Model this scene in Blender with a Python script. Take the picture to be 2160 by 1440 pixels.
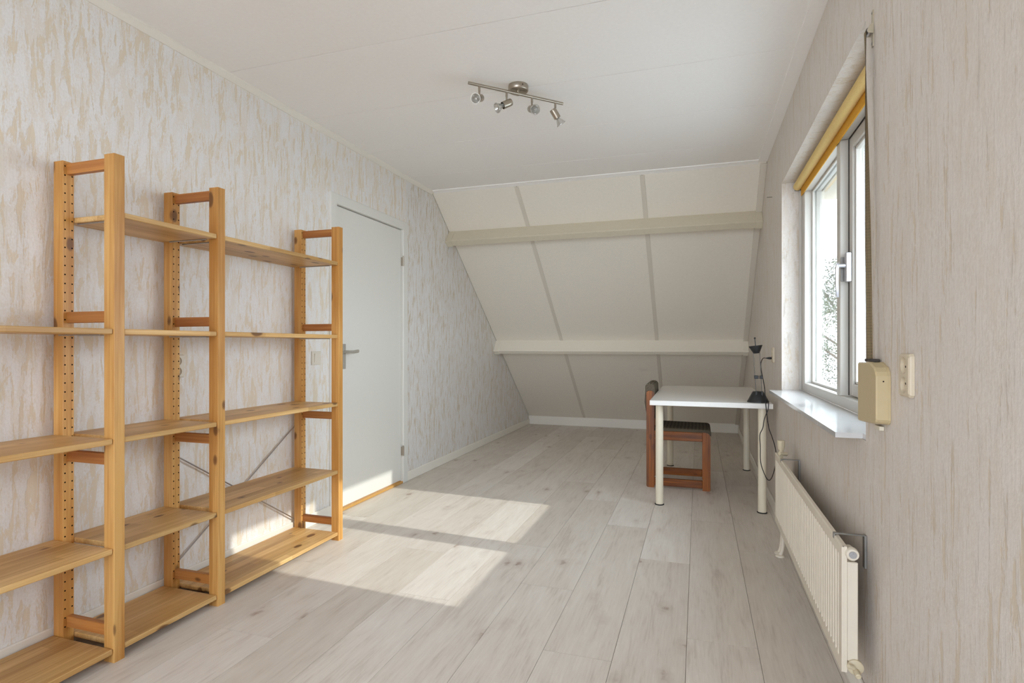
import bpy, math, random
from mathutils import Vector, Matrix
random.seed(7)
for _o in list(bpy.data.objects):
    bpy.data.objects.remove(_o)
S = bpy.context.scene
COL = S.collection
PI = math.pi

# ------------------------------------------------------------------ camera
cam_d = bpy.data.cameras.new('camera')
cam = bpy.data.objects.new('camera', cam_d)
COL.objects.link(cam)
cam.location = (0, 0, 1.08)
cam.rotation_euler = (PI / 2, 0, math.radians(18.2616))
cam_d.sensor_width = 36
cam_d.lens = 36 * 1191 / 2160
cam_d.shift_y = 7 / 2160
cam_d.clip_start = 0.02
S.camera = cam

# ------------------------------------------------------------------ light, sky, exposure
W = bpy.data.worlds.new('sky')
S.world = W
W.use_nodes = True
_n = W.node_tree.nodes
_l = W.node_tree.links
_n.clear()
_out = _n.new('ShaderNodeOutputWorld')
_bg = _n.new('ShaderNodeBackground')
_tc = _n.new('ShaderNodeTexCoord')
_sp = _n.new('ShaderNodeSeparateXYZ')
_rp = _n.new('ShaderNodeValToRGB')
_rp.color_ramp.elements[0].position = 0.0
_rp.color_ramp.elements[0].color = (0.81, 0.885, 1.0, 1)
_rp.color_ramp.elements[1].position = 0.8
_rp.color_ramp.elements[1].color = (0.72, 0.84, 1.0, 1)
_l.new(_tc.outputs['Generated'], _sp.inputs[0])
_l.new(_sp.outputs['Z'], _rp.inputs[0])
_l.new(_rp.outputs[0], _bg.inputs[0])
_bg.inputs[1].default_value = 8.8
_l.new(_bg.outputs[0], _out.inputs[0])

sun_d = bpy.data.lights.new('sun', 'SUN')
sun_d.energy = 2.7
sun_d.color = (1.0, 0.97, 0.91)
sun_d.angle = math.radians(0.6)
sun = bpy.data.objects.new('sun', sun_d)
COL.objects.link(sun)
sun.rotation_euler = Vector((-1, 0.068, -0.606)).to_track_quat('-Z', 'Y').to_euler()
sun.location = (6, 2, 5)


def portal(name, loc, rot, sx, sy):
    d = bpy.data.lights.new(name, 'AREA')
    d.shape = 'RECTANGLE'
    d.size = sx
    d.size_y = sy
    d.cycles.is_portal = True
    o = bpy.data.objects.new(name, d)
    COL.objects.link(o)
    o.location = loc
    o.rotation_euler = rot


portal('portal_side', (0.69, 2.81, 1.42), (0, PI / 2, 0), 1.2, 1.76)
portal('portal_rear', (-0.87, -2.73, 1.30), (PI / 2, 0, 0), 2.46, 2.0)

S.cycles.max_bounces = 12
S.cycles.diffuse_bounces = 9
S.cycles.transparent_max_bounces = 16
vs = S.view_settings
vs.view_transform = 'Standard'
vs.look = 'None'
vs.exposure = 0.18
vs.gamma = 1.0
vs.use_curve_mapping = False


# ------------------------------------------------------------------ helpers
def lin(c):
    r = []
    for v in c[:3]:
        v /= 255
        r.append(v / 12.92 if v <= 0.04045 else ((v + 0.055) / 1.055) ** 2.4)
    return (r[0], r[1], r[2], 1.0)


class N:
    """tiny node-tree helper"""
    def __init__(s, name, rough=0.6, metal=0.0, col=(200, 200, 200), spec=0.5):
        s.m = bpy.data.materials.new(name)
        s.m.use_nodes = True
        s.t = s.m.node_tree
        s.b = s.t.nodes['Principled BSDF']
        s.b.inputs['Roughness'].default_value = rough
        s.b.inputs['Metallic'].default_value = metal
        s.b.inputs['Base Color'].default_value = lin(col)
        s.b.inputs['Specular IOR Level'].default_value = spec

    def new(s, k):
        return s.t.nodes.new(k)

    def link(s, a, b):
        s.t.links.new(a, b)

    def coords(s, scale=(1, 1, 1), rnd=0.0, perm=None):
        tc = s.new('ShaderNodeTexCoord')
        src = tc.outputs['Object']
        if rnd:
            oi = s.new('ShaderNodeObjectInfo')
            mu = s.new('ShaderNodeMath')
            mu.operation = 'MULTIPLY'
            mu.inputs[1].default_value = rnd
            s.link(oi.outputs['Random'], mu.inputs[0])
            ad = s.new('ShaderNodeVectorMath')
            ad.operation = 'ADD'
            s.link(src, ad.inputs[0])
            s.link(mu.outputs[0], ad.inputs[1])
            src = ad.outputs[0]
        if perm:
            sp = s.new('ShaderNodeSeparateXYZ')
            cb = s.new('ShaderNodeCombineXYZ')
            s.link(src, sp.inputs[0])
            for i, a in enumerate(perm):
                s.link(sp.outputs['XYZ'.index(a)], cb.inputs[i])
            src = cb.outputs[0]
        return s.mapped(src, scale)

    def mapped(s, src, scale):
        ml = s.new('ShaderNodeVectorMath')
        ml.operation = 'MULTIPLY'
        s.link(src, ml.inputs[0])
        ml.inputs[1].default_value = scale
        return ml.outputs[0]

    def noise(s, vec, scale=1.0, detail=3.0, rough=0.5, dist=0.0):
        n = s.new('ShaderNodeTexNoise')
        s.link(vec, n.inputs['Vector'])
        n.inputs['Scale'].default_value = scale
        n.inputs['Detail'].default_value = detail
        n.inputs['Roughness'].default_value = rough
        n.inputs['Distortion'].default_value = dist
        return n.outputs['Fac']

    def ramp(s, fac, pts):
        r = s.new('ShaderNodeValToRGB')
        e = r.color_ramp.elements
        while len(e) < len(pts):
            e.new(0.5)
        for i, (p, c) in enumerate(pts):
            e[i].position = p
            e[i].color = lin(c) if isinstance(c, tuple) else (c, c, c, 1)
        s.link(fac, r.inputs[0])
        return r.outputs[0]

    def math(s, op, a, b=None, c=None):
        n = s.new('ShaderNodeMath')
        n.operation = op
        for i, v in enumerate((a, b, c)):
            if v is None:
                continue
            if isinstance(v, (int, float)):
                n.inputs[i].default_value = v
            else:
                s.link(v, n.inputs[i])
        return n.outputs[0]

    def mix(s, fac, a, b, mode='MIX'):
        n = s.new('ShaderNodeMix')
        n.data_type = 'RGBA'
        n.blend_type = mode
        for sock, v in ((n.inputs[0], fac), (n.inputs[6], a), (n.inputs[7], b)):
            if isinstance(v, (int, float)):
                sock.default_value = v
            elif isinstance(v, tuple):
                sock.default_value = lin(v)
            else:
                s.link(v, sock)
        return n.outputs[2]

    def color(s, out):
        s.link(out, s.b.inputs['Base Color'])

    def bump(s, h, strength=0.3, dist=0.002):
        b = s.new('ShaderNodeBump')
        b.inputs['Strength'].default_value = strength
        b.inputs['Distance'].default_value = dist
        s.link(h, b.inputs['Height'])
        s.link(b.outputs[0], s.b.inputs['Normal'])


# ------------------------------------------------------------------ materials
def simple(name, col, rough=0.5, metal=0.0, spec=0.5, grain=0.0):
    n = N(name, rough, metal, col, spec)
    if grain:
        v = n.coords((1, 1, 1))
        f = n.noise(v, 60, 4)
        a = tuple(max(0, c - grain) for c in col)
        b = tuple(min(255, c + grain) for c in col)
        n.color(n.ramp(f, [(0.3, a), (0.7, b)]))
        n.bump(f, 0.08, 0.001)
    return n.m


def wallpaper(name, white, beige, dark, patch, fine, thr, amount, soft=0.5, hz=0.17):
    n = N(name, 0.5, 0, white, 0.4)
    # broad torn vertical patches, with ragged crumbs along their edges
    f1 = n.noise(n.coords((0.6 * patch, patch, patch * hz)), 1.0, 8.0, 0.66, 0.7)
    f2 = n.noise(n.coords((0.4 * fine, fine, fine * 0.09)), 1.0, 4.0, 0.6, 0.3)
    # diagonal torn strokes
    rot = n.new('ShaderNodeVectorRotate')
    rot.rotation_type = 'X_AXIS'
    rot.inputs['Angle'].default_value = 0.6
    n.link(n.coords((1, 1, 1)), rot.inputs[0])
    f3 = n.noise(n.mapped(rot.outputs[0], (10, 44, 9)), 1.0, 5.0, 0.6, 0.9)
    crumb = n.noise(n.coords((90, 150, 110)), 1.0, 4.0, 0.65)
    mixf = n.math('ADD', n.math('MULTIPLY', f1, 0.60), n.math('ADD', n.math('MULTIPLY', f2, 0.17), n.math('ADD', n.math('MULTIPLY', f3, 0.13), n.math('MULTIPLY', crumb, 0.10))))
    mask = n.ramp(mixf, [(thr - 0.015, 0.0), (thr + 0.03, 1.0)])
    # a half tone where the white coat is thin
    g = n.noise(n.coords((0.5 * patch, patch * 0.55, patch * 0.16)), 1.0, 6.0, 0.7, 1.2)
    half = n.math('MULTIPLY', n.ramp(n.math('ADD', n.math('MULTIPLY', g, 0.75), n.math('MULTIPLY', crumb, 0.25)), [(0.46, 0.0), (0.56, 1.0)]), soft)
    mm = n.math('MAXIMUM', mask, half)
    white2 = n.mix(n.ramp(crumb, [(0.35, 0.0), (0.7, 1.0)]), white, tuple(c - 7 for c in white))
    c = n.mix(n.math('MULTIPLY', mm, amount), white2, beige)
    cr = n.ramp(f2, [(0.60, 0.0), (0.70, 1.0)])
    c = n.mix(n.math('MULTIPLY', cr, 0.28), c, dark)
    n.color(c)
    h = n.math('ADD', n.math('MULTIPLY', mask, -0.55), n.math('ADD', n.math('MULTIPLY', f2, 0.6), n.math('ADD', n.math('MULTIPLY', crumb, 0.45), n.math('MULTIPLY', f3, 0.5))))
    n.bump(h, 0.5, 0.003)
    return n.m


M = {}
M['wall_left'] = wallpaper('wallpaper_torn', (237, 236, 235), (225, 212, 190), (214, 202, 183), 34, 80, 0.52, 0.9, 0.4)
M['wall_left_far'] = wallpaper('wallpaper_branched', (233, 232, 231), (206, 192, 168), (204, 190, 168), 60, 110, 0.528, 0.9, 0.2, 0.11)
M['wall_right'] = wallpaper('wallpaper_streaked', (218, 211, 204), (203, 187, 163), (150, 139, 127), 34, 74, 0.545, 0.75, 0.35, 0.10)
M['ceiling'] = simple('ceiling_paint', (244, 242, 239), 0.75, 0, 0.3, 1.5)
M['groove'] = simple('panel_joint', (150, 138, 122), 0.9)
M['slope'] = simple('slope_paint', (234, 228, 216), 0.75, 0, 0.3, 2)
M['batten'] = simple('batten_paint', (214, 207, 194), 0.6, 0, 0.3, 1)
M['trim'] = simple('trim_paint', (236, 232, 222), 0.45, 0, 0.4, 1)
M['beam'] = simple('beam_paint', (232, 226, 211), 0.45, 0, 0.4, 1.5)
M['beam_shaded'] = simple('shaded_beam_paint', (208, 199, 178), 0.5, 0, 0.3, 2)  # darker beam tone, stands in for shade on the upper purlin
M['cream_door'] = simple('door_paint', (226, 225, 219), 0.4, 0, 0.4, 0.8)
M['white_frame'] = simple('window_paint', (196, 192, 184), 0.35, 0, 0.5, 0.6)
M['steel'] = simple('brushed_nickel', (178, 168, 154), 0.32, 1.0, 0.5, 3)
M['door_metal'] = simple('matt_aluminium', (186, 182, 172), 0.5, 0.45)
M['chrome'] = simple('satin_aluminium', (205, 205, 210), 0.3, 1.0)
M['grey_metal'] = simple('galvanised_wire', (186, 186, 188), 0.4, 1.0)
M['dark_plastic'] = simple('black_plastic', (30, 30, 31), 0.42, 0, 0.5, 2)
M['cord'] = simple('black_cord', (24, 22, 26), 0.5)
M['desk_top'] = simple('white_laminate', (226, 223, 218), 0.22, 0, 0.5, 0.6)
M['desk_leg'] = simple('cream_lacquer', (228, 219, 197), 0.35, 0, 0.5, 0.8)
M['black_rubber'] = simple('black_rubber', (22, 22, 22), 0.6)
M['radiator'] = simple('radiator_enamel', (222, 213, 196), 0.38, 0, 0.5, 0.8)
M['valve'] = simple('cream_plastic', (206, 194, 166), 0.42, 0, 0.5, 1)
M['winder'] = simple('beige_metal', (190, 172, 134), 0.42, 0, 0.45, 1.5)
M['socket'] = simple('cream_socket', (205, 192, 168), 0.38, 0, 0.5, 1)
M['socket_white'] = simple('off_white_socket', (222, 216, 202), 0.38, 0, 0.5, 0.6)
M['hole'] = simple('dark_hole', (34, 20, 12), 0.9)
M['threshold'] = simple('oak_threshold', (196, 150, 82), 0.5, 0, 0.4, 6)
M['dark_gap'] = simple('dark_gasket', (58, 50, 44), 0.7)
M['substrate'] = simple('plank_joint', (112, 94, 78), 0.9)
M['bounce_ground'] = simple('pale_bounce_ground', (160, 159, 157), 0.95, 0, 0.2, 14)  # outside ground, kept pale so it bounces light up into the room
M['bark'] = simple('bark', (84, 70, 56), 0.95, 0, 0.2, 10)
M['shutter'] = simple('shutter_paint', (214, 206, 188), 0.5, 0, 0.4, 1)
M['lamp_rod'] = simple('dull_steel_rod', (112, 110, 106), 0.5, 0.6)
M['backplate'] = simple('grey_zinc', (150, 148, 144), 0.45, 0.85)
M['pulley_paint'] = simple('greige_enamel', (176, 166, 144), 0.45)
M['tile'] = simple('glazed_white_tile', (202, 201, 200), 0.13, 0, 0.5, 0.6)
M['plastic_white'] = simple('ivory_plastic', (214, 206, 188), 0.4)


def leaf_mat():
    n = N('leaf', 0.6, 0, (92, 112, 62), 0.3)
    f = n.noise(n.coords((1, 1, 1)), 2.5, 2)
    n.color(n.ramp(f, [(0.3, (38, 50, 30)), (0.7, (74, 86, 52))]))
    return n.m


M['leaf'] = leaf_mat()


def glass_mat():
    n = N('window_glass')
    n.t.nodes.remove(n.b)
    tr = n.new('ShaderNodeBsdfTransparent')
    tr.inputs[0].default_value = (0.94, 0.96, 0.95, 1)
    gl = n.new('ShaderNodeBsdfGlossy')
    gl.inputs['Roughness'].default_value = 0.0
    fr = n.new('ShaderNodeFresnel')
    ge = n.new('ShaderNodeNewGeometry')
    n.link(n.math('SUBTRACT', 1.45, n.math('MULTIPLY', ge.outputs['Backfacing'], 1.45 - 1 / 1.45)), fr.inputs[0])
    mx = n.new('ShaderNodeMixShader')
    n.link(fr.outputs[0], mx.inputs[0])
    n.link(tr.outputs[0], mx.inputs[1])
    n.link(gl.outputs[0], mx.inputs[2])
    n.link(mx.outputs[0], n.t.nodes['Material Output'].inputs[0])
    return n.m


M['glass'] = glass_mat()


def bulb_glass():
    n = N('bulb_glass', 0.12, 0, (196, 194, 188))
    n.b.inputs['Metallic'].default_value = 0.55
    return n.m


M['bulb_glass'] = bulb_glass()


def pine(name, perm, a, b, knot=(104, 64, 32), kn=1.0, stave=0):
    """perm puts the board's long axis first"""
    n = N(name, 0.42, 0, a, 0.4)
    v = n.coords((1, 1, 1), 37.0, perm)
    big = n.noise(n.mapped(v, (1.2, 9, 9)), 1.0, 3, 0.5, 0.4)
    fine = n.noise(n.mapped(v, (2.2, 95, 95)), 1.0, 4, 0.65, 0.3)
    f = n.math('ADD', n.math('MULTIPLY', big, 0.55), n.math('MULTIPLY', fine, 0.45))
    c = n.ramp(f, [(0.41, b), (0.5, tuple((x + y) // 2 for x, y in zip(a, b))), (0.59, a)])
    vo = n.new('ShaderNodeTexVoronoi')
    vo.inputs['Scale'].default_value = 1.0
    wob = n.new('ShaderNodeVectorMath')
    wob.operation = 'ADD'
    nz = n.new('ShaderNodeTexNoise')
    nz.inputs['Scale'].default_value = 40
    n.link(v, nz.inputs['Vector'])
    sc = n.new('ShaderNodeVectorMath')
    sc.operation = 'SCALE'
    sc.inputs['Scale'].default_value = 0.05
    n.link(nz.outputs['Color'], sc.inputs[0])
    n.link(n.mapped(v, (7.5, 15, 15)), wob.inputs[0])
    n.link(sc.outputs[0], wob.inputs[1])
    n.link(wob.outputs[0], vo.inputs['Vector'])
    sp = n.new('ShaderNodeSeparateColor')
    n.link(vo.outputs['Color'], sp.inputs[0])
    gate = n.math('GREATER_THAN', sp.outputs[0], 0.52)
    rad = n.math('ADD', n.math('MULTIPLY', sp.outputs[1], 0.16), 0.05)
    d = n.math('SUBTRACT', vo.outputs['Distance'], rad)
    k = n.ramp(d, [(0.0, 1.0), (0.045, 0.75), (0.085, 0.12), (0.13, 0.0)])
    kk = n.math('MULTIPLY', n.math('MULTIPLY', k, gate), 0.85 * kn)
    c = n.mix(kk, c, knot)
    if stave:
        # glued-up staves side by side across the board, each of its own tone
        sx = n.new('ShaderNodeSeparateXYZ')
        n.link(v, sx.inputs[0])
        wn = n.new('ShaderNodeTexWhiteNoise')
        wn.noise_dimensions = '2D'
        cbn = n.new('ShaderNodeCombineXYZ')
        row = n.math('FLOOR', n.math('MULTIPLY', sx.outputs['Y'], stave))
        n.link(row, cbn.inputs[0])
        n.link(n.math('FLOOR', n.math('ADD', n.math('MULTIPLY', sx.outputs['X'], 1.9), n.math('MULTIPLY', row, 0.37))), cbn.inputs[1])
        n.link(cbn.outputs[0], wn.inputs['Vector'])
        c = n.mix(1.0, c, n.ramp(wn.outputs['Value'], [(0.0, (222, 216, 206)), (1.0, (255, 255, 255))]), 'MULTIPLY')
    # per-board tone
    oi = n.new('ShaderNodeObjectInfo')
    tone = n.ramp(oi.outputs['Random'], [(0.0, 0.86), (1.0, 1.0)])
    c = n.mix(1.0, c, tone, 'MULTIPLY')
    n.color(c)
    n.bump(fine, 0.12, 0.0008)
    return n.m


M['pine_post'] = pine('pine_post', 'ZXY', (222, 172, 102), (188, 130, 62))
M['pine_shelf'] = pine('pine_shelf', 'YXZ', (236, 198, 138), (204, 158, 96), stave=21)
M['pine_rail'] = pine('pine_rail', 'XYZ', (196, 134, 70), (160, 96, 44))
M['chair_wood_z'] = pine('stained_beech_upright', 'ZXY', (168, 96, 26), (104, 54, 10), (60, 28, 14), 0.5)
M['chair_wood_x'] = pine('stained_beech_rail', 'XYZ', (168, 96, 26), (102, 52, 10), (60, 28, 14), 0.5)


def floor_mat():
    n = N('light_oak_plank', 0.42, 0, (200, 190, 178), 0.35)
    v = n.coords((1, 1, 1), 53.0, 'YXZ')
    big = n.noise(n.mapped(v, (2.6, 13, 1)), 1.0, 4, 0.6, 0.9)
    fine = n.noise(n.mapped(v, (7, 110, 1)), 1.0, 4, 0.65, 0.4)
    f = n.math('ADD', n.math('MULTIPLY', big, 0.52), n.math('MULTIPLY', fine, 0.48))
    c = n.ramp(f, [(0.30, (198, 187, 176)), (0.46, (220, 212, 203)), (0.66, (230, 224, 216))])
    vo = n.new('ShaderNodeTexVoronoi')
    vo.inputs['Scale'].default_value = 1.0
    nz = n.new('ShaderNodeTexNoise')
    nz.inputs['Scale'].default_value = 26
    nz.inputs['Detail'].default_value = 3
    n.link(v, nz.inputs['Vector'])
    sc = n.new('ShaderNodeVectorMath')
    sc.operation = 'SCALE'
    sc.inputs['Scale'].default_value = 0.26
    n.link(nz.outputs['Color'], sc.inputs[0])
    wob = n.new('ShaderNodeVectorMath')
    wob.operation = 'ADD'
    n.link(n.mapped(v, (3.2, 6.5, 0)), wob.inputs[0])
    n.link(sc.outputs[0], wob.inputs[1])
    n.link(wob.outputs[0], vo.inputs['Vector'])
    sp = n.new('ShaderNodeSeparateColor')
    n.link(vo.outputs['Color'], sp.inputs[0])
    gate = n.math('GREATER_THAN', sp.outputs[0], 0.22)
    k = n.ramp(vo.outputs['Distance'], [(0.02, 1.0), (0.07, 0.75), (0.12, 0.22), (0.26, 0.0)])
    kk = n.math('MULTIPLY', n.math('MULTIPLY', k, gate), n.math('ADD', n.math('MULTIPLY', fine, 1.1), 0.2))
    c = n.mix(kk, c, (150, 122, 104))
    oi = n.new('ShaderNodeObjectInfo')
    tone = n.ramp(oi.outputs['Random'], [(0.0, (238, 235, 231)), (1.0, (255, 255, 255))])
    c = n.mix(1.0, c, tone, 'MULTIPLY')
    n.color(c)
    n.bump(fine, 0.1, 0.0008)
    return n.m


M['plank'] = floor_mat()


def blind_mat(name, col, dk):
    n = N(name, 0.75, 0, col, 0.25)
    v = n.coords((400, 60, 400))
    f = n.noise(v, 1.0, 2)
    n.color(n.ramp(f, [(0.3, dk), (0.7, col)]))
    n.bump(f, 0.15, 0.0005)
    return n.m


M['blind_roll'] = blind_mat('yellow_blind_cloth', (228, 200, 136), (220, 190, 124))
M['blind_hem'] = blind_mat('golden_blind_hem', (216, 164, 60), (204, 148, 46))


def strap_mat():
    n = N('woven_strap', 0.8, 0, (120, 104, 78), 0.2)
    v = n.coords((1, 1, 1))
    uv = n.new('ShaderNodeUVMap')
    a = n.mapped(uv.outputs[0], (1, 1, 1))
    ch = n.new('ShaderNodeTexChecker')
    ch.inputs['Scale'].default_value = 1.0
    n.link(a, ch.inputs['Vector'])
    ch.inputs['Color1'].default_value = lin((176, 156, 120))
    ch.inputs['Color2'].default_value = lin((44, 38, 34))
    n.color(ch.outputs['Color'])
    return n.m


M['strap'] = strap_mat()


def fabric_mat():
    n = N('zigzag_fabric', 0.9, 0, (80, 72, 62), 0.15)
    tc = n.new('ShaderNodeTexCoord')
    sp = n.new('ShaderNodeSeparateXYZ')
    n.link(tc.outputs['Object'], sp.inputs[0])
    u = n.math('ADD', sp.outputs['Y'], n.math('MULTIPLY', sp.outputs['X'], 1.0))
    w = n.math('ADD', sp.outputs['Z'], n.math('MULTIPLY', sp.outputs['X'], 0.35))
    zig = n.math('PINGPONG', n.math('MULTIPLY', u, 1.0), 0.013)
    s_ = n.math('MULTIPLY', n.math('ADD', w, zig), 2 * PI / 0.0088)
    st = n.math('SINE', s_)
    m = n.ramp(n.math('ADD', n.math('MULTIPLY', st, 0.5), 0.5), [(0.42, 0.0), (0.58, 1.0)])
    n.color(n.mix(m, (24, 21, 20), (132, 121, 104)))
    n.bump(m, 0.2, 0.001)
    return n.m


M['fabric'] = fabric_mat()


# ------------------------------------------------------------------ mesh builder
class MB:
    def __init__(s):
        s.v = []
        s.f = []
        s.mi = []
        s.uv = None

    def add(s, vs_, fs, mi=0):
        o = len(s.v)
        s.v += [tuple(p) for p in vs_]
        for f in fs:
            s.f.append(tuple(i + o for i in f))
            s.mi.append(mi)
        return s

    def box(s, x0, x1, y0, y1, z0, z1, c=0.0, mi=0, mat=None):
        """box, chamfered by c"""
        x0, x1 = sorted((x0, x1))
        y0, y1 = sorted((y0, y1))
        z0, z1 = sorted((z0, z1))
        c = min(c, 0.45 * min(x1 - x0, y1 - y0, z1 - z0))
        if c <= 0:
            vs_ = [(x, y, z) for x in (x0, x1) for y in (y0, y1) for z in (z0, z1)]
            fs = [(0, 1, 3, 2), (4, 6, 7, 5), (0, 4, 5, 1), (2, 3, 7, 6), (0, 2, 6, 4), (1, 5, 7, 3)]
        else:
            vs_ = []
            idx = {}
            for ix in (0, 1):
                for iy in (0, 1):
                    for iz in (0, 1):
                        for ax in range(3):
                            p = [(x0, x1)[ix], (y0, y1)[iy], (z0, z1)[iz]]
                            for b, i in ((0, ix), (1, iy), (2, iz)):
                                if b != ax:
                                    p[b] += c if i == 0 else -c
                            idx[(ix, iy, iz, ax)] = len(vs_)
                            vs_.append(tuple(p))
            g = lambda ix, iy, iz, ax: idx[(ix, iy, iz, ax)]
            fs = []
            q = [(0, 0), (1, 0), (1, 1), (0, 1)]
            fs.append(tuple(g(0, a, b, 0) for a, b in q[::-1]))
            fs.append(tuple(g(1, a, b, 0) for a, b in q))
            fs.append(tuple(g(a, 0, b, 1) for a, b in q))
            fs.append(tuple(g(a, 1, b, 1) for a, b in q[::-1]))
            fs.append(tuple(g(a, b, 0, 2) for a, b in q[::-1]))
            fs.append(tuple(g(a, b, 1, 2) for a, b in q))
            for a in (0, 1):
                for b in (0, 1):
                    fs.append((g(a, b, 0, 0), g(a, b, 1, 0), g(a, b, 1, 1), g(a, b, 0, 1)))
                    fs.append((g(a, 0, b, 0), g(a, 1, b, 0), g(a, 1, b, 2), g(a, 0, b, 2)))
                    fs.append((g(0, a, b, 1), g(1, a, b, 1), g(1, a, b, 2), g(0, a, b, 2)))
            for a in (0, 1):
                for b in (0, 1):
                    for d in (0, 1):
                        fs.append((g(a, b, d, 0), g(a, b, d, 1), g(a, b, d, 2)))
        if mat is not None:
            vs_ = [tuple(mat @ Vector(p)) for p in vs_]
        return s.add(vs_, fs, mi)

    def loft(s, rings, cap=True, mi=0, close=False):
        n = len(rings[0])
        vs_ = [p for r in rings for p in r]
        fs = []
        R_ = len(rings)
        for i in range(R_ - (0 if close else 1)):
            for j in range(n):
                k = (j + 1) % n
                i2 = (i + 1) % R_
                fs.append((i * n + j, i * n + k, i2 * n + k, i2 * n + j))
        if cap and not close:
            fs.append(tuple(range(n))[::-1])
            fs.append(tuple((R_ - 1) * n + j for j in range(n)))
        return s.add(vs_, fs, mi)

    def lathe(s, prof, origin=(0, 0, 0), axis=(0, 0, 1), n=20, cap=True, mi=0):
        """prof: list of (r, h) along axis"""
        ax = Vector(axis).normalized()
        q = ax.to_track_quat('Z', 'Y')
        o = Vector(origin)
        rings = []
        for r, h in prof:
            r = max(r, 1e-5)
            rings.append([o + q @ Vector((r * math.cos(2 * PI * j / n), r * math.sin(2 * PI * j / n), h)) for j in range(n)])
        return s.loft(rings, cap, mi)

    def cyl(s, a, b, r, r2=None, n=16, mi=0):
        a = Vector(a)
        b = Vector(b)
        L = (b - a).length
        return s.lathe([(r, 0), (r if r2 is None else r2, L)], a, b - a, n, True, mi)

    def tube(s, pts, r, n=8, mi=0):
        pts = [Vector(p) for p in pts]
        rings = []
        up = Vector((0.3, 0.2, 1)).normalized()
        prev = None
        for i, p in enumerate(pts):
            d = (pts[min(i + 1, len(pts) - 1)] - pts[max(i - 1, 0)]).normalized()
            if prev is None:
                x = d.cross(up).normalized()
            else:
                x = (prev - d * prev.dot(d)).normalized()
            prev = x
            y = d.cross(x)
            rings.append([p + (x * math.cos(2 * PI * j / n) + y * math.sin(2 * PI * j / n)) * r for j in range(n)])
        return s.loft(rings, True, mi)

    def prism(s, poly, axis, a, b, mi=0):
        """extrude a 2-D polygon along axis 'x'|'y'|'z' from a to b"""
        def p3(u, w, t):
            return {'x': (t, u, w), 'y': (u, t, w), 'z': (u, w, t)}[axis]
        return s.loft([[p3(u, w, a) for u, w in poly], [p3(u, w, b) for u, w in poly]], True, mi)

    def holed(s, origin, eu, ev, cells, r, depth, n=8, mi=0, mih=1):
        """flat face made of rectangles (u0,u1,v0,v1,hole) in plane; a hole is recessed by depth"""
        o = Vector(origin)
        eu = Vector(eu)
        ev = Vector(ev)
        nn = eu.cross(ev).normalized()
        P = lambda u, v, d=0.0: o + eu * u + ev * v - nn * d
        for (u0, u1, v0, v1, hole) in cells:
            if not hole:
                s.add([P(u0, v0), P(u1, v0), P(u1, v1), P(u0, v1)], [(0, 1, 2, 3)], mi)
                continue
            cu, cv = (u0 + u1) / 2, (v0 + v1) / 2
            outer, inner, deep = [], [], []
            for j in range(n):
                a = 2 * PI * j / n
                c_, s_ = math.cos(a), math.sin(a)
                k = 1 / max(abs(c_), abs(s_))
                outer.append(P(cu + c_ * k * (u1 - u0) / 2, cv + s_ * k * (v1 - v0) / 2))
                inner.append(P(cu + c_ * r, cv + s_ * r))
                deep.append(P(cu + c_ * r, cv + s_ * r, depth))
            s.add(outer + inner, [(j, (j + 1) % n, n + (j + 1) % n, n + j) for j in range(n)], mi)
            s.add(inner + deep, [(j, (j + 1) % n, n + (j + 1) % n, n + j) for j in range(n)] + [tuple(n + j for j in range(n))], mih)
        return s


WLOC = {}


def link(o):
    COL.objects.link(o)
    return o


def empty(name, loc, parent=None):
    o = link(bpy.data.objects.new(name, None))
    o.empty_display_size = 0.05
    base = WLOC[parent.name] if parent else Vector((0, 0, 0))
    if parent:
        o.parent = parent
    o.location = Vector(loc) - base
    WLOC[o.name] = Vector(loc)
    return o


def mesh(name, mb, mats, origin):
    me = bpy.data.meshes.new(name)
    o = Vector(origin)
    me.from_pydata([tuple(Vector(p) - o) for p in mb.v], [], mb.f)
    if not isinstance(mats, (list, tuple)):
        mats = [mats]
    for m in mats:
        me.materials.append(M[m] if isinstance(m, str) else m)
    for p, i in zip(me.polygons, mb.mi):
        p.material_index = min(i, len(mats) - 1)
    me.update()
    return me


def smooth(me, ang=40):
    for p in me.polygons:
        p.use_smooth = True
    try:
        me.set_sharp_from_angle(angle=math.radians(ang))
    except Exception:
        pass


def obj(name, mb, mats, parent=None, origin=None, sm=True, normals=True):
    """one mesh object; vertices were built in world coordinates"""
    org = Vector(origin) if origin is not None else (WLOC[parent.name] if parent else Vector((0, 0, 0)))
    me = mesh(name, mb, mats, org)
    if normals:
        import bmesh
        bm = bmesh.new()
        bm.from_mesh(me)
        bmesh.ops.recalc_face_normals(bm, faces=bm.faces)
        bm.to_mesh(me)
        bm.free()
    if sm:
        smooth(me)
    o = link(bpy.data.objects.new(name, me))
    base = WLOC[parent.name] if parent else Vector((0, 0, 0))
    if parent:
        o.parent = parent
    o.location = org - base
    WLOC[o.name] = org
    return o


def tag(o, label, cat, group=None):
    o['label'] = label
    o['category'] = cat
    if group:
        o['group'] = group
    return o


def struct(o, label=None, cat=None):
    o['kind'] = 'structure'
    if label:
        o['label'] = label
    if cat:
        o['category'] = cat
    return o


# ------------------------------------------------------------------ room dimensions
XL, XR = -2.2, 0.472          # left and right wall faces
YF, YB = -2.6, 7.40           # front wall (behind the camera), knee board at the back
ZC = 2.412                    # ceiling
Y0, SL = 4.43, 0.775          # slope: z = ZC - SL*(y-Y0)
sz = lambda y: ZC - SL * (y - Y0)
ang = math.atan(SL)
TV = Vector((0, math.cos(ang), -math.sin(ang)))       # down the slope
NV = Vector((0, -math.sin(ang), -math.cos(ang)))      # into the room

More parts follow.
